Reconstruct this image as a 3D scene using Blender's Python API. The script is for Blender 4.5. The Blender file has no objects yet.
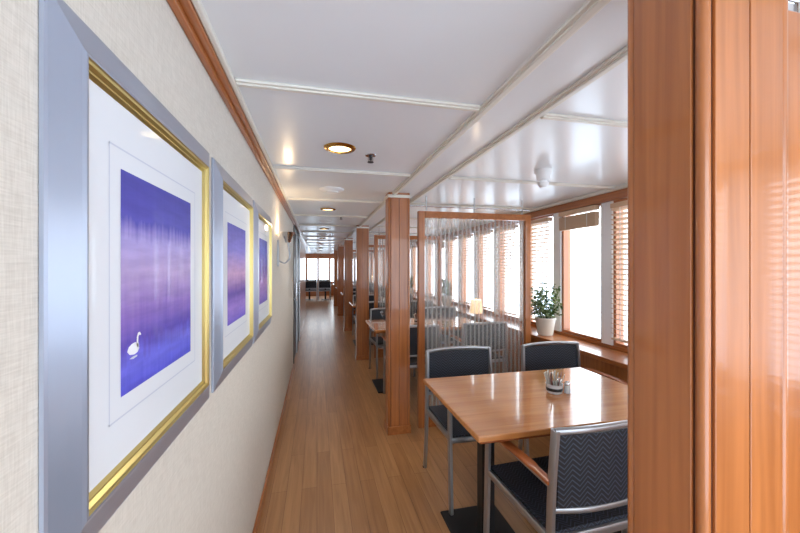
import bpy, bmesh, math, random
from mathutils import Vector, Matrix
random.seed(4)
D=bpy.data; C=bpy.context
scn=C.scene
scn.view_settings.view_transform='Standard'
scn.view_settings.exposure=0.0

# ---------------- materials ----------------
def srgb(r,g,b):
    def f(c):
        c/=255.0
        return c/12.92 if c<=0.04045 else ((c+0.055)/1.055)**2.4
    return (f(r),f(g),f(b),1)
def mat(name,col,rough=0.5,metal=0.0,coat=0.0,coat_r=0.05,spec=0.5,emis=None,es=0.0):
    m=D.materials.new(name); m.use_nodes=True
    b=m.node_tree.nodes['Principled BSDF']
    b.inputs['Base Color'].default_value=col
    b.inputs['Roughness'].default_value=rough
    b.inputs['Metallic'].default_value=metal
    b.inputs['Coat Weight'].default_value=coat
    b.inputs['Coat Roughness'].default_value=coat_r
    b.inputs['Specular IOR Level'].default_value=spec
    if emis:
        b.inputs['Emission Color'].default_value=emis
        b.inputs['Emission Strength'].default_value=es
    return m
def N(m,t,**kw):
    n=m.node_tree.nodes.new(t)
    for k,v in kw.items(): setattr(n,k,v)
    return n
def L(m,a,b): m.node_tree.links.new(a,b)
def ramp(m,stops,fac):
    r=N(m,'ShaderNodeValToRGB')
    e=r.color_ramp.elements
    while len(e)<len(stops): e.new(0.5)
    for i,(p,c) in enumerate(stops):
        e[i].position=p; e[i].color=c
    L(m,fac,r.inputs[0]); return r
def mapping(m,scale,rot=(0,0,0),coord='Object'):
    tc=N(m,'ShaderNodeTexCoord'); mp=N(m,'ShaderNodeMapping')
    L(m,tc.outputs[coord],mp.inputs[0])
    mp.inputs['Scale'].default_value=scale; mp.inputs['Rotation'].default_value=rot
    return mp
def bsdf(m): return m.node_tree.nodes['Principled BSDF']
def wood(name,c1,c2,scale,rough=0.3,coat=0.4,coat_r=0.06):
    m=mat(name,c1,rough,coat=coat,coat_r=coat_r)
    mp=mapping(m,scale)
    n=N(m,'ShaderNodeTexNoise'); n.inputs['Scale'].default_value=1; n.inputs['Detail'].default_value=6
    n.inputs['Distortion'].default_value=0.6
    L(m,mp.outputs[0],n.inputs['Vector'])
    r=ramp(m,[(0.3,c1),(0.7,c2)],n.outputs['Fac'])
    L(m,r.outputs[0],bsdf(m).inputs['Base Color'])
    return m
CH1=srgb(150,86,40); CH2=srgb(178,108,56)
M_wood=wood('cherry_wood_vertical',CH1,CH2,(45,45,1.6),0.3,0.5,0.05)
M_wood_h=wood('cherry_wood_horizontal',CH1,CH2,(40,1.6,40),0.3,0.4)
M_dark=mat('dark_groove_wood',srgb(74,34,16),0.5)
M_table=wood('table_top_wood',srgb(180,114,60),srgb(202,138,82),(2.2,35,35),0.18,0.9,0.03)
M_tedge=mat('table_edge_wood',srgb(140,74,34),0.35,coat=0.3)
M_arm=wood('armrest_wood',srgb(150,80,38),srgb(180,104,56),(30,4,30),0.3,0.4)
M_blind=mat('blind_slat_wood',srgb(208,176,146),0.45)
M_white=mat('white_paint',srgb(236,237,238),0.35)
M_ceil=mat('ceiling_panel_white',srgb(234,237,240),0.3,coat=0.25,coat_r=0.12)
M_batten=mat('ceiling_batten_cream',srgb(226,222,212),0.4)
M_black=mat('black_steel',srgb(28,28,30),0.4,metal=0.3)
M_alu=mat('brushed_aluminium',srgb(172,174,178),0.32,metal=0.85)
M_silver=mat('silver_frame_lacquer',srgb(170,178,196),0.3,metal=0.6,coat=0.2)
M_gold=mat('gold_bevel',srgb(214,196,128),0.28,metal=0.85)
M_brass=mat('brass_ring',srgb(190,140,60),0.2,metal=1.0)
M_chrome=mat('chrome',srgb(210,210,212),0.12,metal=1.0)
M_mat=mat('picture_mat_white',srgb(232,236,242),0.6,coat=0.5,coat_r=0.02)
M_mat2=mat('picture_mat_inner',srgb(208,214,228),0.6,coat=0.5,coat_r=0.02)
M_swan=mat('swan_white_ink',srgb(240,240,245),0.6)
M_lamp=mat('downlight_lens',srgb(255,240,210),0.4,emis=srgb(255,226,170),es=5)
M_shade=mat('lamp_shade_cream',srgb(240,215,180),0.6,emis=srgb(255,215,160),es=0.9)
M_leaf=mat('leaf_green',srgb(84,112,64),0.5)
M_leaf2=mat('leaf_green_pale',srgb(160,178,130),0.5)
M_soil=mat('soil',srgb(50,36,26),0.9)
M_pot=mat('pot_ceramic',srgb(214,206,192),0.35)
M_door=mat('dark_door',srgb(34,32,36),0.35)
M_porcelain=mat('porcelain',srgb(206,208,210),0.2)
M_paper=mat('paper_sachet',srgb(216,212,204),0.7)
M_pink=mat('paper_sachet_brown',srgb(130,78,66),0.7)

M_wall=mat('linen_wallcovering',srgb(226,216,200),0.85)
mp=mapping(M_wall,(1,1,1))
n1=N(M_wall,'ShaderNodeTexNoise'); n1.inputs['Scale'].default_value=1.0; n1.inputs['Detail'].default_value=3
s1=N(M_wall,'ShaderNodeMapping'); s1.inputs['Scale'].default_value=(10,30,420); L(M_wall,mp.outputs[0],s1.inputs[0]); L(M_wall,s1.outputs[0],n1.inputs['Vector'])
n2=N(M_wall,'ShaderNodeTexNoise'); n2.inputs['Scale'].default_value=1.0; n2.inputs['Detail'].default_value=3
s2=N(M_wall,'ShaderNodeMapping'); s2.inputs['Scale'].default_value=(10,420,30); L(M_wall,mp.outputs[0],s2.inputs[0]); L(M_wall,s2.outputs[0],n2.inputs['Vector'])
ad=N(M_wall,'ShaderNodeMath',operation='ADD'); L(M_wall,n1.outputs['Fac'],ad.inputs[0]); L(M_wall,n2.outputs['Fac'],ad.inputs[1])
dv=N(M_wall,'ShaderNodeMath',operation='MULTIPLY'); L(M_wall,ad.outputs[0],dv.inputs[0]); dv.inputs[1].default_value=0.5
r=ramp(M_wall,[(0.35,srgb(204,196,184)),(0.65,srgb(222,215,204))],dv.outputs[0]); L(M_wall,r.outputs[0],bsdf(M_wall).inputs['Base Color'])
bp=N(M_wall,'ShaderNodeBump'); bp.inputs['Strength'].default_value=0.2; bp.inputs['Distance'].default_value=0.0015
L(M_wall,dv.outputs[0],bp.inputs['Height']); L(M_wall,bp.outputs[0],bsdf(M_wall).inputs['Normal'])

# floor planks
M_floor=mat('wood_plank_floor',srgb(170,118,74),0.34,coat=0.2,coat_r=0.16)
mp=mapping(M_floor,(1,1,1),(0,0,math.radians(90)))
br=N(M_floor,'ShaderNodeTexBrick'); br.offset=0.37; br.offset_frequency=2
br.inputs['Scale'].default_value=1; br.inputs['Brick Width'].default_value=1.2; br.inputs['Row Height'].default_value=0.095
br.inputs['Mortar Size'].default_value=0.0012; br.inputs['Bias'].default_value=0
br.inputs['Color1'].default_value=srgb(162,114,70); br.inputs['Color2'].default_value=srgb(178,130,84)
br.inputs['Mortar'].default_value=srgb(120,80,46)
L(M_floor,mp.outputs[0],br.inputs['Vector'])
mp2=mapping(M_floor,(38,2.0,1))
gn=N(M_floor,'ShaderNodeTexNoise'); gn.inputs['Scale'].default_value=1; gn.inputs['Detail'].default_value=6; gn.inputs['Distortion'].default_value=0.8
L(M_floor,mp2.outputs[0],gn.inputs['Vector'])
rr=ramp(M_floor,[(0.3,(0.78,0.74,0.7,1)),(0.65,(1.05,1.05,1.05,1))],gn.outputs['Fac'])
mx=N(M_floor,'ShaderNodeMix',data_type='RGBA',blend_type='MULTIPLY'); mx.inputs[0].default_value=1
L(M_floor,br.outputs['Color'],mx.inputs[6]); L(M_floor,rr.outputs[0],mx.inputs[7]); L(M_floor,mx.outputs[2],bsdf(M_floor).inputs['Base Color'])

# woven seat material (zig-zag)
M_weave=mat('navy_woven_mesh',srgb(34,40,54),0.55)
tc=N(M_weave,'ShaderNodeTexCoord'); sp=N(M_weave,'ShaderNodeSeparateXYZ'); L(M_weave,tc.outputs['Object'],sp.inputs[0])
pp=N(M_weave,'ShaderNodeMath',operation='PINGPONG'); L(M_weave,sp.outputs[0],pp.inputs[0]); pp.inputs[1].default_value=0.03
a1=N(M_weave,'ShaderNodeMath',operation='ADD'); L(M_weave,sp.outputs[1],a1.inputs[0]); L(M_weave,sp.outputs[2],a1.inputs[1])
a2=N(M_weave,'ShaderNodeMath',operation='ADD'); L(M_weave,a1.outputs[0],a2.inputs[0]); L(M_weave,pp.outputs[0],a2.inputs[1])
a3=N(M_weave,'ShaderNodeMath',operation='MULTIPLY'); L(M_weave,a2.outputs[0],a3.inputs[0]); a3.inputs[1].default_value=330
a4=N(M_weave,'ShaderNodeMath',operation='SINE'); L(M_weave,a3.outputs[0],a4.inputs[0])
r=ramp(M_weave,[(0.35,srgb(12,14,20)),(0.95,srgb(60,68,86))],a4.outputs[0]); L(M_weave,r.outputs[0],bsdf(M_weave).inputs['Base Color'])

def glass_mat(name,stripes=False,tint=(1,1,1,1)):
    m=D.materials.new(name); m.use_nodes=True; nt=m.node_tree; nt.nodes.clear()
    o=N(m,'ShaderNodeOutputMaterial'); t=N(m,'ShaderNodeBsdfTransparent'); t.inputs[0].default_value=tint
    g=N(m,'ShaderNodeBsdfGlossy'); g.inputs['Roughness'].default_value=0.03
    mx=N(m,'ShaderNodeMixShader'); fr=N(m,'ShaderNodeLayerWeight'); fr.inputs[0].default_value=0.5
    pw=N(m,'ShaderNodeMath',operation='POWER'); L(m,fr.outputs['Facing'],pw.inputs[0]); pw.inputs[1].default_value=4
    mu=N(m,'ShaderNodeMath',operation='MULTIPLY_ADD'); L(m,pw.outputs[0],mu.inputs[0]); mu.inputs[1].default_value=0.7; mu.inputs[2].default_value=0.07 if stripes else 0.04
    L(m,mu.outputs[0],mx.inputs[0]); L(m,t.outputs[0],mx.inputs[1]); L(m,g.outputs[0],mx.inputs[2])
    out=mx
    if stripes:
        d=N(m,'ShaderNodeBsdfDiffuse'); d.inputs[0].default_value=srgb(235,232,228)
        tc=N(m,'ShaderNodeTexCoord'); s=N(m,'ShaderNodeSeparateXYZ'); L(m,tc.outputs['Object'],s.inputs[0])
        k=N(m,'ShaderNodeMath',operation='MULTIPLY'); L(m,s.outputs[0],k.inputs[0]); k.inputs[1].default_value=150
        q=N(m,'ShaderNodeMath',operation='SINE'); L(m,k.outputs[0],q.inputs[0])
        mr=N(m,'ShaderNodeMapRange'); L(m,q.outputs[0],mr.inputs[0]); mr.inputs[1].default_value=-0.5; mr.inputs[2].default_value=0.7
        mr.inputs[3].default_value=0.17; mr.inputs[4].default_value=0.34
        m2=N(m,'ShaderNodeMixShader'); L(m,mr.outputs[0],m2.inputs[0]); L(m,mx.outputs[0],m2.inputs[1]); L(m,d.outputs[0],m2.inputs[2])
        out=m2
    L(m,out.outputs[0],o.inputs[0]); return m
M_glass=glass_mat('window_glass')
M_etched=glass_mat('etched_glass',True)
M_clear=glass_mat('shaker_glass')

def art(name,stops,z0,z1,y0):
    m=mat(name,(0.3,0.1,0.5,1),0.6,coat=0.3,coat_r=0.02)
    tc=N(m,'ShaderNodeTexCoord'); s=N(m,'ShaderNodeSeparateXYZ'); L(m,tc.outputs['Object'],s.inputs[0])
    mp=N(m,'ShaderNodeMapping'); mp.inputs['Scale'].default_value=(1,70,4); L(m,tc.outputs['Object'],mp.inputs[0])
    n=N(m,'ShaderNodeTexNoise'); n.inputs['Scale'].default_value=1; n.inputs['Detail'].default_value=4; L(m,mp.outputs[0],n.inputs['Vector'])
    mp3=N(m,'ShaderNodeMapping'); mp3.inputs['Scale'].default_value=(1,9,60); L(m,tc.outputs['Object'],mp3.inputs[0])
    n3=N(m,'ShaderNodeTexNoise'); n3.inputs['Scale'].default_value=1; n3.inputs['Detail'].default_value=4; L(m,mp3.outputs[0],n3.inputs['Vector'])
    mr=N(m,'ShaderNodeMapRange'); L(m,s.outputs[2],mr.inputs[0]); mr.inputs[1].default_value=z0; mr.inputs[2].default_value=z1
    a=N(m,'ShaderNodeMath',operation='MULTIPLY_ADD'); L(m,n.outputs['Fac'],a.inputs[0]); a.inputs[1].default_value=0.13; L(m,mr.outputs[0],a.inputs[2])
    b=N(m,'ShaderNodeMath',operation='SUBTRACT'); L(m,a.outputs[0],b.inputs[0]); b.inputs[1].default_value=0.065
    r=ramp(m,stops,b.outputs[0])
    r2=ramp(m,[(0.35,(0.78,0.78,0.84,1)),(0.65,(1.12,1.1,1.08,1))],n3.outputs['Fac'])
    mx=N(m,'ShaderNodeMix',data_type='RGBA',blend_type='MULTIPLY'); mx.inputs[0].default_value=0.6
    L(m,r.outputs[0],mx.inputs[6]); L(m,r2.outputs[0],mx.inputs[7]); L(m,mx.outputs[2],bsdf(m).inputs['Base Color'])
    return m

# ---------------- mesh builder ----------------
class MB:
    def __init__(s): s.v=[]; s.f=[]; s.m=[]; s.mats=[]
    def mi(s,m):
        if m not in s.mats: s.mats.append(m)
        return s.mats.index(m)
    def add(s,vs,fs,m):
        o=len(s.v); k=s.mi(m); s.v+= [tuple(v) for v in vs]
        for f in fs: s.f.append(tuple(i+o for i in f)); s.m.append(k)
    def box(s,x0,x1,y0,y1,z0,z1,m,M=None):
        vs=[Vector((x,y,z)) for x in(x0,x1) for y in(y0,y1) for z in(z0,z1)]
        if M: vs=[M@v for v in vs]
        s.add(vs,[(0,1,3,2),(4,6,7,5),(0,4,5,1),(2,3,7,6),(0,2,6,4),(1,5,7,3)],m)
    def bbox(s,x0,x1,y0,y1,z0,z1,m,b=0.004,M=None,seg=2):
        bm=bmesh.new(); bmesh.ops.create_cube(bm,size=1)
        for v in bm.verts:
            v.co=Vector(((x0+x1)/2+v.co.x*(x1-x0),(y0+y1)/2+v.co.y*(y1-y0),(z0+z1)/2+v.co.z*(z1-z0)))
        bmesh.ops.bevel(bm,geom=bm.edges[:],offset=b,segments=seg,affect='EDGES',profile=0.5)
        if M: bm.transform(M)
        bm.verts.index_update()
        s.add([v.co.copy() for v in bm.verts],[[v.index for v in f.verts] for f in bm.faces],m); bm.free()
    def lathe(s,prof,m,c=(0,0,0),seg=24,M=None):
        vs=[];fs=[];n=len(prof)
        for i in range(seg):
            a=2*math.pi*i/seg
            for r,z in prof:
                v=Vector((r*math.cos(a),r*math.sin(a),z))
                if M: v=M@v
                vs.append(v+Vector(c))
        for i in range(seg):
            j=(i+1)%seg
            for k in range(n-1): fs.append((i*n+k,j*n+k,j*n+k+1,i*n+k+1))
        s.add(vs,fs,m)
    def tube(s,pts,w,h,m,seg=8,up=Vector((1,0,0)),power=0.6,sub=0):
        pts=[Vector(p) for p in pts]
        if sub and len(pts)>2:
            P=[pts[0]]+pts+[pts[-1]]; q=[]
            for i in range(1,len(P)-2):
                for t in range(sub):
                    t/=sub; a,b,c,d=P[i-1],P[i],P[i+1],P[i+2]
                    q.append(0.5*((2*b)+(c-a)*t+(2*a-5*b+4*c-d)*t*t+(3*b-a-3*c+d)*t**3))
            q.append(pts[-1]); pts=q
        n=len(pts); vs=[];fs=[]
        for i,p in enumerate(pts):
            t=(pts[min(i+1,n-1)]-pts[max(i-1,0)]).normalized()
            a=(up-t*up.dot(t)).normalized(); b=t.cross(a)
            ww=w[i*len(w)//n] if isinstance(w,(list,tuple)) else w
            for k in range(seg):
                an=2*math.pi*(k+0.5)/seg; c_,s_=math.cos(an),math.sin(an)
                c_=math.copysign(abs(c_)**power,c_); s_=math.copysign(abs(s_)**power,s_)
                vs.append(p+a*c_*ww/2+b*s_*h/2)
        for i in range(n-1):
            for k in range(seg):
                l=(k+1)%seg; fs.append((i*seg+k,i*seg+l,(i+1)*seg+l,(i+1)*seg+k))
        fs.append(tuple(range(seg))); fs.append(tuple((n-1)*seg+k for k in range(seg)))
        s.add(vs,fs,m)
    def grid(s,fn,nu,nv,th,m):
        vs=[];fs=[]
        for side in(0,1):
            for i in range(nu+1):
                for j in range(nv+1):
                    p,nn=fn(i/nu,j/nv); vs.append(Vector(p)+Vector(nn)*(th*side))
        K=(nu+1)*(nv+1)
        for i in range(nu):
            for j in range(nv):
                a=i*(nv+1)+j; b=a+1; c=a+nv+2; d=a+nv+1
                fs.append((a,b,c,d)); fs.append((a+K,d+K,c+K,b+K))
        for i in range(nu):
            a=i*(nv+1); d=a+nv+1; fs.append((a,d,d+K,a+K)); a+=nv; d+=nv; fs.append((a,a+K,d+K,d))
        for j in range(nv):
            a=j; b=j+1; fs.append((a,a+K,b+K,b)); a+=nu*(nv+1); b=a+1; fs.append((a,b,b+K,a+K))
        s.add(vs,fs,m)
    def mesh(s,name,smooth=True):
        me=D.meshes.new(name); me.from_pydata(s.v,[],s.f)
        for m in s.mats: me.materials.append(m)
        for i,p in enumerate(me.polygons): p.material_index=s.m[i]
        bm=bmesh.new(); bm.from_mesh(me); bmesh.ops.recalc_face_normals(bm,faces=bm.faces[:])
        if smooth:
            for f in bm.faces: f.smooth=True
            for e in bm.edges:
                if len(e.link_faces)!=2 or e.calc_face_angle(0)>math.radians(48): e.smooth=False
        bm.to_mesh(me); bm.free(); me['sm']=smooth; return me
    def obj(s,name,loc=(0,0,0),rz=0,smooth=True):
        return place(name,s.mesh(name,smooth),loc,rz)
def place(name,me,loc=(0,0,0),rz=0,parent=None,sc=1.0):
    o=D.objects.new(name,me); C.collection.objects.link(o); o.location=loc; o.rotation_euler=(0,0,rz); o.scale=(sc,sc,sc)
    if me and me.get('sm'):
        wn=o.modifiers.new('wn','WEIGHTED_NORMAL'); wn.keep_sharp=True; wn.weight=100
    if parent: o.parent=parent
    return o

ZC=2.09; XL=-0.33; XR=2.40; YB=-1.6; YE=18.0; YO=11.0; XF=-2.6
# ---------------- shell ----------------
b=MB(); b.box(XL-0.12,XR+0.12,YB,YE+0.12,-0.06,0,M_floor); b.box(XF-0.1,XL-0.12,YO-0.1,YE+0.12,-0.06,0,M_floor); b.obj('floor',smooth=False)
b=MB(); b.box(XL-0.12,XR+0.12,YB,YE+0.12,ZC,ZC+0.06,M_ceil); b.box(XF-0.1,XL-0.12,YO-0.1,YE+0.12,ZC,ZC+0.06,M_ceil); b.obj('ceiling',smooth=False)
b=MB(); b.box(XL-0.12,XL,YB,5.3,0,ZC,M_wall); b.box(XL-0.12,XL-0.04,5.3,7.3,0,ZC,M_wall); b.obj('wall_left',smooth=False)
b=MB(); b.box(XL-0.12,XL,7.3,YO,0,ZC,M_wood); b.box(XF,XL-0.12,YO-0.1,YO,0,ZC,M_wood); b.obj('wall_left_rear',smooth=False)
b=MB(); b.box(XF-0.1,XF,YO-0.1,YE,0,ZC,M_wall); b.obj('wall_far_left',smooth=False)
# dark doors in the left wall
for y0,y1 in ((5.36,6.26),(6.34,7.24)):
    b=MB(); b.box(XL-0.04,XL-0.012,y0+0.04,y1-0.04,0.01,1.98,M_door)
    b.box(XL-0.04,XL+0.008,y0,y0+0.04,0,2.02,M_door); b.box(XL-0.04,XL+0.008,y1-0.04,y1,0,2.02,M_alu); b.box(XL-0.04,XL+0.008,y0,y1,1.98,2.02,M_alu)
    b.tube([(XL+0.03,y0+0.12,0.95),(XL+0.03,y0+0.12,1.2)],0.02,0.02,M_chrome)
    b.box(XL-0.012,XL+0.03,y0+0.113,y0+0.127,0.97,0.985,M_chrome);b.box(XL-0.012,XL+0.03,y0+0.113,y0+0.127,1.165,1.18,M_chrome)
    b.obj('door_%d'%(1 if y0<6 else 2),smooth=False)
b=MB(); b.box(XL-0.04,XL-0.03,5.3,7.3,2.02,ZC,M_door); b.obj('trim_door_head',smooth=False)
b=MB(); b.bbox(XL,XL+0.012,YB,5.3,0,0.06,M_wood_h,0.003); b.bbox(XL,XL+0.012,7.3,YO,0,0.06,M_wood_h,0.003); b.obj('baseboard_left')
b=MB(); b.bbox(XL,XL+0.042,YB,YO,ZC-0.028,ZC,M_wood_h,0.006); b.bbox(XL,XL+0.02,YB,5.3,ZC-0.045,ZC-0.026,M_wood_h,0.005)
b.bbox(XL+0.042,XL+0.06,YB,YO,ZC-0.02,ZC,M_batten,0.005); b.obj('trim_1')
# ceiling battens
b=MB()
for x in (0.655,0.895): 
    b.bbox(x-0.024,x+0.024,YB,YE,ZC-0.012,ZC,M_batten,0.004); b.bbox(x-0.012,x+0.012,YB,YE,ZC-0.02,ZC-0.01,M_batten,0.004)
b.bbox(XR-0.08,XR,YB,YE,ZC-0.03,ZC,M_batten,0.006)
y=1.317-1.07*2
while y<YE-0.1:
    b.bbox(XL+0.06,0.631,y-0.02,y+0.02,ZC-0.012,ZC,M_batten,0.004); b.bbox(0.919,XR-0.08,y-0.02,y+0.02,ZC-0.012,ZC,M_batten,0.004)
    b.bbox(XL+0.06,0.631,y-0.01,y+0.01,ZC-0.018,ZC-0.01,M_batten,0.003); b.bbox(0.919,XR-0.08,y-0.01,y+0.01,ZC-0.018,ZC-0.01,M_batten,0.003)
    y+=1.07
b.obj('trim_2')
# right wall with windows
WZ0,WZ1=0.80,2.0; P=0.635
posts=[]; k=-6
while 2.51+P*k<YE-0.3: posts.append(2.51+P*k); k+=1
b=MB(); b.box(XR,XR+0.12,YB,YE,0,WZ0,M_white); b.box(XR,XR+0.12,YB,YE,WZ1,ZC,M_white)
for p in posts: b.box(XR-0.035,XR+0.12,p-0.055,p+0.055,WZ0,WZ1,M_white)
b.box(XR,XR+0.12,YB,posts[0]-0.05,WZ0,WZ1,M_white); b.box(XR,XR+0.12,posts[-1]+0.05,YE,WZ0,WZ1,M_white)
b.obj('wall_right',smooth=False)
b=MB()
b.bbox(XR-0.06,XR,YB,YE,WZ1-0.01,ZC-0.03,M_wood_h,0.005)
b.obj('trim_3')
# ledge
b=MB(); b.bbox(2.09,XR,YB,YE,0.735,0.77,M_wood_h,0.006); b.box(2.13,XR,YB,YE,0,0.735,M_wood); b.bbox(XR-0.03,XR,YB,YE,0.77,0.80,M_wood_h,0.004)
b.obj('window_ledge')
# windows: frame + glass ; blinds
G=P-0.11
b=MB(); f=0.026
b.bbox(-0.03,0.05,-G/2,-G/2+f,0,WZ1-WZ0,M_wood,0.004); b.bbox(-0.03,0.05,G/2-f,G/2,0,WZ1-WZ0,M_wood,0.004)
b.bbox(-0.03,0.05,-G/2+f,G/2-f,0,f,M_wood_h,0.004); b.bbox(-0.03,0.05,-G/2+f,G/2-f,WZ1-WZ0-f,WZ1-WZ0,M_wood_h,0.004)
b.add([(0.03,-G/2+f,f),(0.03,G/2-f,f),(0.03,G/2-f,WZ1-WZ0-f),(0.03,-G/2+f,WZ1-WZ0-f)],[(0,1,2,3)],M_glass)
wme=b.mesh('window')
def blind(n,pitch,zt,tilt):
    b=MB(); hw=G/2-f-0.004
    b.bbox(-0.03,0.03,-hw,hw,zt-0.04,zt,M_blind,0.004)
    for i in range(n):
        z=zt-0.055-i*pitch
        M=Matrix.Translation((0,0,z))@Matrix.Rotation(tilt,4,'Y')
        b.box(-0.024,0.024,-hw,hw,-0.0018,0.0018,M_blind,M)
    zb=zt-0.055-n*pitch
    b.bbox(-0.02,0.02,-hw,hw,zb-0.008,zb+0.008,M_blind,0.003)
    for yy in(-hw*0.6,hw*0.6): b.box(-0.026,-0.0245,yy-0.003,yy+0.003,zb,zt,M_white); b.box(0.0245,0.026,yy-0.003,yy+0.003,zb,zt,M_white)
    return b.mesh('venetian_blind',False)
H=WZ1-WZ0
bl_full=blind(26,0.040,H-0.04,math.radians(15)); bl_up=blind(26,0.0045,H-0.02,0)
for i,p in enumerate(posts[:-1]):
    yc=p+P/2
    place('window_%d'%(i+1),wme,(XR+0.01,yc,WZ0))
    up=(abs(yc-2.83)<0.1) or i in (12,19)
    place('venetian_blind',bl_up if up else bl_full,(XR-0.052,yc,WZ0))
# end wall: wood panelling with glazed doors and windows
b=MB(); 
b.box(XF-0.1,XR,YE,YE+0.1,0,0.70,M_wood); b.box(XF-0.1,XR,YE,YE+0.1,1.84,ZC,M_wood)
for xc in (-2.6,-1.9,-1.2,-0.5,0.05,0.62,1.3,1.85,2.35): b.box(xc-0.05,xc+0.05,YE-0.02,YE+0.1,0.70,1.84,M_wood)
b.obj('wall_end',smooth=False)

# ---------------- columns ----------------
def column_mesh():
    b=MB(); w=0.19;d=0.15;r=0.010
    b.box(0.004,w-0.004,0.004,d-0.004,0,ZC,M_dark)
    for x in(r,w-r):
        for y in(r,d-r): b.lathe([(0,0),(r,0),(r,ZC),(0,ZC)],M_wood,(x,y,0),16)
    for x0,x1 in((-0.001,0.006),(w-0.006,w+0.001)): b.bbox(x0,x1,2*r+0.001,d-2*r-0.001,0,ZC,M_wood,0.0015)
    for y0,y1 in((-0.001,0.006),(d-0.006,d+0.001)):
        b.bbox(2*r+0.001,w/2-0.0012,y0,y1,0,ZC,M_wood,0.0015); b.bbox(w/2+0.0012,w-2*r-0.001,y0,y1,0,ZC,M_wood,0.0015)
    for (x0,x1,y0,y1) in((-0.01,w+0.01,-0.01,0),(-0.01,w+0.01,d,d+0.01),(-0.01,0,-0.01,d+0.01),(w,w+0.01,-0.01,d+0.01)):
        b.bbox(x0,x1,y0,y1,0,0.07,M_wood_h,0.003)
        b.bbox(x0,x1,y0,y1,ZC-0.045,ZC-0.02,M_batten,0.003)
    return b.mesh('wood_column')
cme=column_mesh()
cols=[0.44+2.54*i for i in range(6)]
cols[1]=3.0
for y in cols: place('wood_column',cme,(0.60,y,0))
# screens
def ring(b,w,h,prof,mats_,to):
    loops=[]
    for ins,dp in prof:
        loops.append([to(ins,ins,dp),to(w-ins,ins,dp),to(w-ins,h-ins,dp),to(ins,h-ins,dp)])
    for i in range(len(prof)-1):
        A,B=loops[i],loops[i+1]
        for k in range(4):
            l=(k+1)%4; b.add([A[k],A[l],B[l],B[k]],[(0,1,2,3)],mats_[i])
def screen_mesh():
    b=MB(); x0,x1=0.0,1.13; z1=1.95; d=0.05; w=0.06
    b.bbox(x0,x0+w,0,d,0,z1,M_wood,0.005); b.bbox(x1-w,x1,0,d,0,z1,M_wood,0.005)
    b.bbox(x0+w,x1-w,0,d,z1-w,z1,M_wood_h,0.005); b.bbox(x0+w,x1-w,0,d,0,0.14,M_wood_h,0.005)
    b.add([(x0+w-0.005,d/2,0.135),(x1-w+0.005,d/2,0.135),(x1-w+0.005,d/2,z1-w+0.005),(x0+w-0.005,d/2,z1-w+0.005)],[(0,1,2,3)],M_etched)
    b.tube([(-0.1,d/2,z1+0.045),(x1,d/2,z1+0.045)],0.012,0.012,M_chrome,up=Vector((0,0,1)),power=1)
    for x in(0.08,0.55,1.05): b.lathe([(0,0),(0.008,0),(0.008,ZC-z1),(0,ZC-z1)],M_chrome,(x,d/2,z1),10)
    return b.mesh('glass_partition_screen')
sme=screen_mesh()
for y in cols: place('glass_partition_screen',sme,(0.885,y+0.06,0))

# ---------------- chair ----------------
def chair_mesh():
    b=MB(); hx=0.25
    for sx in(-1,1):
        x=sx*hx
        b.tube([(x,-0.27,0),(x,-0.235,0.25),(x,-0.225,0.45),(x*0.98,-0.228,0.65),(x*0.96,-0.24,0.845)],0.024,0.036,M_alu,sub=5)
        b.tube([(x,0.25,0),(x,0.235,0.3),(x,0.225,0.625)],0.024,0.036,M_alu,sub=4)
        b.tube([(x*0.985,-0.23,0.425),(x*0.985,0.235,0.435)],0.022,0.036,M_alu)
        b.tube([(x*0.985,-0.235,0.628),(x,0.05,0.64),(x,0.24,0.632)],0.02,0.016,M_alu,sub=5)
        b.tube([(x,-0.225,0.645),(x*1.03,-0.1,0.66),(x*1.05,0.08,0.663),(x*1.04,0.22,0.655),(x*1.0,0.30,0.642)],[0.03,0.042,0.05,0.052,0.048],0.024,M_arm,seg=12,power=0.8,sub=6)
        b.lathe([(0,0),(0.016,0),(0.016,0.008),(0,0.008)],M_black,(x,-0.27,0),10); b.lathe([(0,0),(0.016,0),(0.016,0.008),(0,0.008)],M_black,(x,0.25,0),10)
    X=Vector((0,0,1))
    b.tube([(-hx,0.235,0.43),(0,0.24,0.43),(hx,0.235,0.43)],0.034,0.022,M_alu,up=X,sub=4)
    b.tube([(-hx,-0.225,0.425),(0,-0.23,0.425),(hx,-0.225,0.425)],0.034,0.022,M_alu,up=X,sub=4)
    def back(z,off): # curved rail
        t=(z-0.45)/0.41
        y=-0.226-0.014*t
        return [(-hx*0.97,y,z),(-hx*0.5,y-0.028,z+off),(0,y-0.036,z+off*1.3),(hx*0.5,y-0.028,z+off),(hx*0.97,y,z)]
    b.tube(back(0.84,0.006),0.024,0.024,M_alu,up=X,sub=6)
    b.tube(back(0.545,0.0),0.024,0.022,M_alu,up=X,sub=6)
    def fb(u,v):
        x=(u*2-1)*hx*0.93; z=0.553+v*0.278; t=(z-0.45)/0.41; y=-0.226-0.014*t-0.036*(1-(x/hx)**2)-0.006
        return (x,y,z),(0,1,0)
    b.grid(fb,14,8,0.014,M_weave)
    def fs(u,v):
        x=(u*2-1)*hx*0.94; y=-0.222+v*0.46; z=0.436-0.012*math.sin(math.pi*u)*math.sin(math.pi*v)
        return (x,y,z),(0,0,1)
    b.grid(fs,12,12,0.02,M_weave)
    return b.mesh('dining_chair')
chme=chair_mesh()
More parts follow.
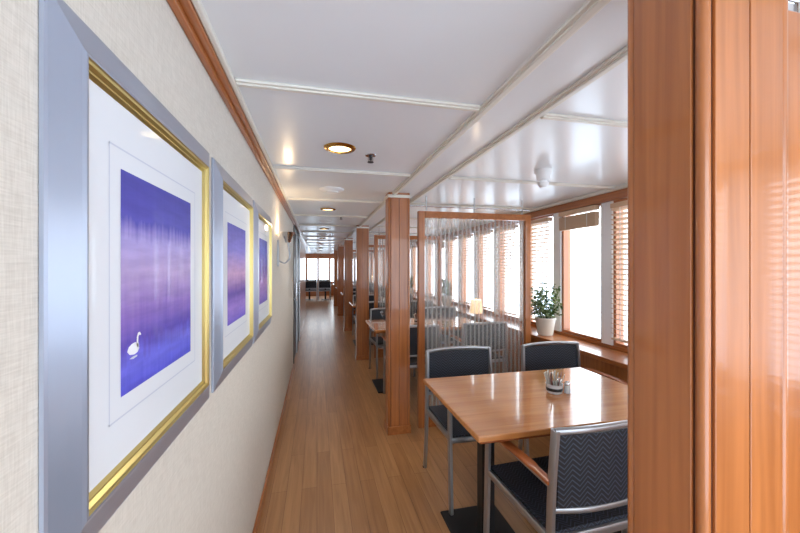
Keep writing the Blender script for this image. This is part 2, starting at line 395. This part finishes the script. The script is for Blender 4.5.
# ---------------- table ----------------
def table_mesh(lx,ly):
    b=MB()
    b.bbox(0,lx,0,ly,0.722,0.75,M_table,0.006,seg=3)
    b.bbox(0.015,lx-0.015,0.015,ly-0.015,0.708,0.7225,M_tedge,0.004)
    for cx in(0.23,lx-0.23):
        cy=ly/2
        b.bbox(cx-0.035,cx+0.035,cy-0.035,cy+0.035,0.014,0.70,M_black,0.006)
        b.bbox(cx-0.17,cx+0.17,cy-0.24,cy+0.24,0,0.014,M_black,0.005)
        b.bbox(cx-0.12,cx+0.12,cy-0.2,cy+0.2,0.695,0.708,M_black,0.003)
    return b.mesh('dining_table')
tme=table_mesh(1.14,0.78)
tme2=table_mesh(1.35,0.78)
def holder_mesh():
    b=MB()
    b.lathe([(0,0),(0.03,0),(0.034,0.004),(0.037,0.040),(0.039,0.042),(0.035,0.042),(0.031,0.006),(0,0.006)],M_porcelain,seg=24)
    b.lathe([(0.0351,0.012),(0.0362,0.014),(0.0368,0.024),(0.0358,0.026)],M_black,seg=24)
    for i in range(7):
        m=M_pink if i in (2,5) else M_paper
        M=Matrix.Translation((-0.018+0.006*i,0,0.01))@Matrix.Rotation(math.radians(-18+6*i),4,'Y')@Matrix.Rotation(0.12*(i%3-1),4,'X')
        b.box(-0.0014,0.0014,-0.021,0.021,0,0.080+0.007*(i%2),m,M)
    return b.mesh('sugar_sachet_holder')
def shaker_mesh():
    b=MB(); b.lathe([(0,0),(0.016,0),(0.017,0.004),(0.014,0.045),(0.0,0.045)],M_porcelain,seg=18)
    b.lathe([(0.0145,0.044),(0.0155,0.048),(0.014,0.058),(0.007,0.063),(0,0.064)],M_chrome,seg=18)
    return b.mesh('salt_shaker')
hme=holder_mesh(); sme2=shaker_mesh()
def glass_mesh():
    b=MB(); b.lathe([(0,0),(0.028,0),(0.033,0.004),(0.006,0.01),(0.005,0.07),(0.025,0.09),(0.036,0.12),(0.033,0.165),(0.0315,0.165),(0.034,0.12),(0.022,0.092),(0,0.076)],M_clear,seg=20)
    return b.mesh('wine_glass')
gme=glass_mesh()
tables=[(0.645,1.35,tme),(0.62,3.86,tme2),(0.62,6.36,tme),(0.62,8.9,tme),(0.62,11.4,tme),(0.62,13.9,tme),(-1.9,12.2,tme),(-1.9,14.6,tme),(-0.55,15.6,tme)]
for i,(tx,ty,me) in enumerate(tables):
    place('dining_table',me,(tx,ty,0))
    L1=tx+0.37; L2=tx+1.14 if i>5 else 1.76
    if i==8: L1=tx+0.3; L2=tx+0.86
    if i==0:
        place('dining_chair',chme,(1.01,2.195,0),math.pi)
        place('dining_chair',chme,(1.77,2.19,0),math.pi)
        place('dining_chair',chme,(1.085,1.40,0),math.radians(3))
        place('dining_chair',chme,(1.75,1.23,0),0)
    else:
        place('dining_chair',chme,(L1,ty+0.9,0),math.pi+0.04); place('dining_chair',chme,(L2,ty+0.88,0),math.pi)
        place('dining_chair',chme,(L1,ty-0.12,0),-0.03); place('dining_chair',chme,(L2,ty-0.10,0),0.02)
    hx=1.285 if i==0 else tx+0.6; hy=1.73 if i==0 else ty+0.4
    place('sugar_sachet_holder',hme,(hx,hy,0.75),-0.75,sc=1.2); place('salt_shaker',sme2,(hx+0.066,hy-0.02,0.75)); place('salt_shaker',sme2,(hx+0.056,hy+0.035,0.75))
    if i>0:
        for gx,gy in((0.2,0.2),(0.2,0.6),(0.85,0.22),(0.85,0.58)): place('wine_glass',gme,(tx+gx,ty+gy,0.75))
# table lamp
b=MB(); b.lathe([(0,0),(0.055,0),(0.055,0.012),(0.012,0.02),(0.009,0.15),(0.006,0.19),(0,0.19)],M_brass,seg=24)
b.lathe([(0.082,0.14),(0.062,0.30),(0.060,0.30),(0.080,0.14)],M_shade,seg=28)
lmp=b.obj('table_lamp',(1.87,3.97,0.75))
l=D.lights.new('table_lamp_bulb','POINT'); l.energy=2; l.color=(1,0.8,0.55); l.shadow_soft_size=0.03
o=D.objects.new('table_lamp_bulb',l); C.collection.objects.link(o); o.parent=lmp; o.location=(0,0,0.33)

# plants
def plant_mesh(seed):
    rnd=random.Random(seed); b=MB()
    b.lathe([(0,0),(0.055,0),(0.06,0.006),(0.078,0.125),(0.084,0.13),(0.084,0.145),(0.076,0.145),(0.072,0.12),(0,0.118)],M_pot,seg=28)
    b.lathe([(0,0.12),(0.073,0.121)],M_soil,seg=20)
    i0=len(b.v)
    for s in range(54):
        a=rnd.uniform(0,6.28); r=rnd.uniform(0.03,0.21); h=rnd.uniform(0.04,0.29)*(1.15-r*1.3)
        tip=Vector((r*math.cos(a),r*math.sin(a),0.13+h)); base=Vector((0.03*math.cos(a),0.03*math.sin(a),0.12))
        mid=(base+tip)/2+Vector((0,0,0.04))
        b.tube([base,mid,tip],0.003,0.003,M_leaf,seg=5,up=Vector((0.3,1,0.2)),sub=3)
        for k in range(7):
            t=0.35+0.65*k/6; p=base*(1-t)**2+mid*2*t*(1-t)+tip*t*t
            yaw=rnd.uniform(0,6.28); pit=rnd.uniform(-0.6,0.9); ln=rnd.uniform(0.035,0.06); w=ln*0.3
            M=Matrix.Translation(p)@Matrix.Rotation(yaw,4,'Z')@Matrix.Rotation(-pit,4,'Y')
            vs=[(0,0,0),(ln*.3,w,.004),(ln*.7,w*.8,.002),(ln,0,-.006),(ln*.7,-w*.8,.002),(ln*.3,-w,.004),(ln*.35,0,-.003),(ln*.7,0,-.004)]
            b.add([M@Vector(v) for v in vs],[(0,6,1),(6,7,2,1),(7,3,2),(0,5,6),(6,5,4,7),(7,4,3)],M_leaf if rnd.random()<0.6 else M_leaf2)
    def sq(x):
        if x>0.03: return 0.03+(x-0.03)*0.2
        if x<-0.08: return -0.08+(x+0.08)*0.4
        return x
    b.v=[(x if i<i0 else sq(x),y,z) for i,(x,y,z) in enumerate(b.v)]
    return b.mesh('potted_plant')
pm=plant_mesh(3); pm2=plant_mesh(8)
for j,yy in enumerate((3.12,5.87,8.4,10.95)): place('potted_plant',(pm,pm2)[j%2],(2.215,yy,0.7705),sc=1.2 if j<2 else 1.1)

# ---------------- pictures ----------------
a1=[(0.0,srgb(84,86,214)),(0.12,srgb(112,114,232)),(0.22,srgb(94,76,184)),(0.36,srgb(144,114,196)),(0.55,srgb(190,168,216)),(0.70,srgb(178,166,226)),(0.80,srgb(84,82,184)),(1.0,srgb(70,70,170))]
a2=[(0.0,srgb(116,98,210)),(0.15,srgb(162,130,216)),(0.3,srgb(100,74,170)),(0.5,srgb(196,156,200)),(0.75,srgb(136,130,216)),(1.0,srgb(90,90,184))]
a3=[(0.0,srgb(128,110,206)),(0.3,srgb(178,140,204)),(0.5,srgb(122,100,184)),(0.8,srgb(112,120,216)),(1.0,srgb(90,90,184))]
def picture(y0,y1,z0,z1,stops,swan):
    W=y1-y0; Hh=z1-z0; b=MB()
    to=lambda a,c,d: Vector((XL+0.001+d,y0+a,z0+c))
    prof=[(0,0),(0,0.005),(0.004,0.007),(0.028,0.013),(0.048,0.0185),(0.054,0.021),(0.058,0.021),(0.060,0.019),(0.064,0.018),(0.068,0.012),(0.071,0.012),(0.076,0.006)]
    ms=[M_silver]*6+[M_gold]*5
    ring(b,W,Hh,prof,ms,to)
    def flat(i,j,k,l,dp,m):
        b.add([to(i,k,dp),to(j,k,dp),to(j,l,dp),to(i,l,dp)],[(0,1,2,3)],m)
    flat(0.075,W-0.075,0.075,Hh-0.075,0.0062,M_mat)
    px0,px1,pz0,pz1=W/2-0.17,W/2+0.17,Hh/2-0.193,Hh/2+0.193
    g=0.035
    for (i,j,k,l_) in ((px0-g,px1+g,pz0-g,pz0-g+0.003),(px0-g,px1+g,pz1+g-0.003,pz1+g),(px0-g,px0-g+0.003,pz0-g,pz1+g),(px1+g-0.003,px1+g,pz0-g,pz1+g)):
        flat(i,j,k,l_,0.0065,M_mat2)
    am=art('swan_lake_art',stops,z0+pz0,z0+pz1,y0)
    flat(px0,px1,pz0,pz1,0.0067,am)
    if swan:
        cx,cz=px0+0.045,pz0+0.070; s=0.0009
        body=[(-28,2),(-18,-6),(0,-9),(14,-7),(20,0),(16,9),(4,15),(-10,14),(-22,10)]
        b.add([to(cx+u*s,cz+v*s,0.0071) for u,v in body],[tuple(range(len(body)))],M_swan)
        refl=[(-20,-14),(-5,-17),(12,-15),(12,-12),(-8,-12)]
        b.add([to(cx+u*s,cz+v*s,0.0071) for u,v in refl],[tuple(range(len(refl)))],M_mat2)
        pts=[(12,2),(20,4),(16,14),(17,24),(20,27),(27,25),(28,28),(22,33),(15,32),(10,24),(9,12)]
        b.add([to(cx+u*s,cz+v*s,0.0071) for u,v in pts],[(0,1,2,10),(10,2,3,9),(9,3,4,8),(8,4,7),(4,5,6,7)],M_swan)
    o=b.obj('framed_picture',smooth=False); return o
ZP0,ZP1=1.45-0.405,1.45+0.349
picture(0.520,1.202,ZP0,ZP1,a1,True)
picture(1.245,1.945,ZP0,ZP1,a2,False)
picture(1.99,2.69,ZP0,ZP1,a3,False)

# wall sconce
b=MB()
b.bbox(XL,XL+0.012,3.17,3.25,1.45,1.68,M_alu,0.01)
b.tube([(XL+0.01,3.21,1.5),(XL+0.06,3.21,1.48),(XL+0.10,3.21,1.53),(XL+0.09,3.21,1.62),(XL+0.085,3.21,1.66)],0.014,0.014,M_alu,up=Vector((0,1,0)),power=1,sub=6)
b.lathe([(0.0,0.0),(0.02,0.0),(0.03,0.03),(0.06,0.09),(0.057,0.09),(0.028,0.035),(0,0.01)],M_chrome,(XL+0.085,3.21,1.655),24)
sc=b.obj('wall_sconce')
l=D.lights.new('sconce_bulb','POINT'); l.energy=3; l.color=(1,0.72,0.42); l.shadow_soft_size=0.03
o=D.objects.new('sconce_bulb',l); C.collection.objects.link(o); o.parent=sc; o.location=(0.085+XL,3.21,1.78)

# ceiling fixtures
b=MB(); b.lathe([(0.058,-0.001),(0.062,-0.012),(0.078,-0.010),(0.086,-0.001)],M_brass,seg=36); b.lathe([(0,-0.004),(0.06,-0.004)],M_lamp,seg=36)
dme=b.mesh('recessed_downlight')
y=1.94
while y<15.5:
    p=place('recessed_downlight',dme,(0.12,y,ZC))
    l=D.lights.new('downlight_beam','SPOT'); l.energy=15; l.spot_size=math.radians(130); l.spot_blend=0.8; l.color=(1,0.95,0.87); l.shadow_soft_size=0.05
    o=D.objects.new('downlight_beam',l); C.collection.objects.link(o); o.parent=p; o.location=(0,0,-0.03)
    y+=2.1
b=MB(); b.lathe([(0,-0.03),(0.05,-0.028),(0.055,-0.02),(0.06,-0.02),(0.085,-0.014),(0.1,-0.004),(0.1,0)],M_white,seg=36)
vme=b.mesh('ceiling_vent')
for y in(3.0,5.1,7.2): place('ceiling_vent',vme,(0.12,y,ZC))
b=MB(); b.lathe([(0,-0.004),(0.03,-0.004),(0.033,0)],M_chrome,seg=20); b.lathe([(0,-0.03),(0.008,-0.03),(0.008,-0.004)],M_black,seg=12); b.lathe([(0,-0.042),(0.018,-0.042),(0.018,-0.039),(0,-0.039)],M_black,seg=16)
for a in(0,1): b.tube([(0.012*(-1)**a,0,-0.04),(0.014*(-1)**a,0,-0.02),(0.006*(-1)**a,0,-0.006)],0.003,0.003,M_black,seg=6,up=Vector((0,1,0)))
spm=b.mesh('fire_sprinkler')
for y in(2.03,4.6,7.1): place('fire_sprinkler',spm,(0.3,y,ZC))
b=MB(); b.lathe([(0,-0.115),(0.02,-0.115),(0.034,-0.10),(0.036,-0.085),(0.026,-0.08),(0.026,-0.072),(0.04,-0.068),(0.044,-0.03),(0.055,-0.02),(0.055,0)],M_white,seg=28)
sdm=b.mesh('smoke_detector')
for y in(2.08,4.6,7.1): place('smoke_detector',sdm,(1.46,y,ZC))

# ---------------- world / light ----------------
w=D.worlds.new('sky'); scn.world=w; w.use_nodes=True; nt=w.node_tree
bg=nt.nodes['Background']; tc=nt.nodes.new('ShaderNodeTexCoord'); sp=nt.nodes.new('ShaderNodeSeparateXYZ'); cr=nt.nodes.new('ShaderNodeValToRGB')
nt.links.new(tc.outputs['Generated'],sp.inputs[0]); mr=nt.nodes.new('ShaderNodeMapRange'); mr.inputs[1].default_value=-1; mr.inputs[2].default_value=1
nt.links.new(sp.outputs[2],mr.inputs[0]); nt.links.new(mr.outputs[0],cr.inputs[0]); nt.links.new(cr.outputs[0],bg.inputs[0])
e=cr.color_ramp.elements; e[0].position=0.46; e[0].color=(0.59,0.71,0.85,1); e[1].position=0.52; e[1].color=(0.82,0.92,1.0,1)
bg.inputs[1].default_value=6.6

cam=D.cameras.new('camera'); cam.lens=16.0; cam.sensor_width=36; cam.clip_start=0.02
co=D.objects.new('camera',cam); C.collection.objects.link(co); co.location=(0,0,1.45); co.rotation_euler=(math.radians(90),0,math.radians(-13.14))
scn.camera=co
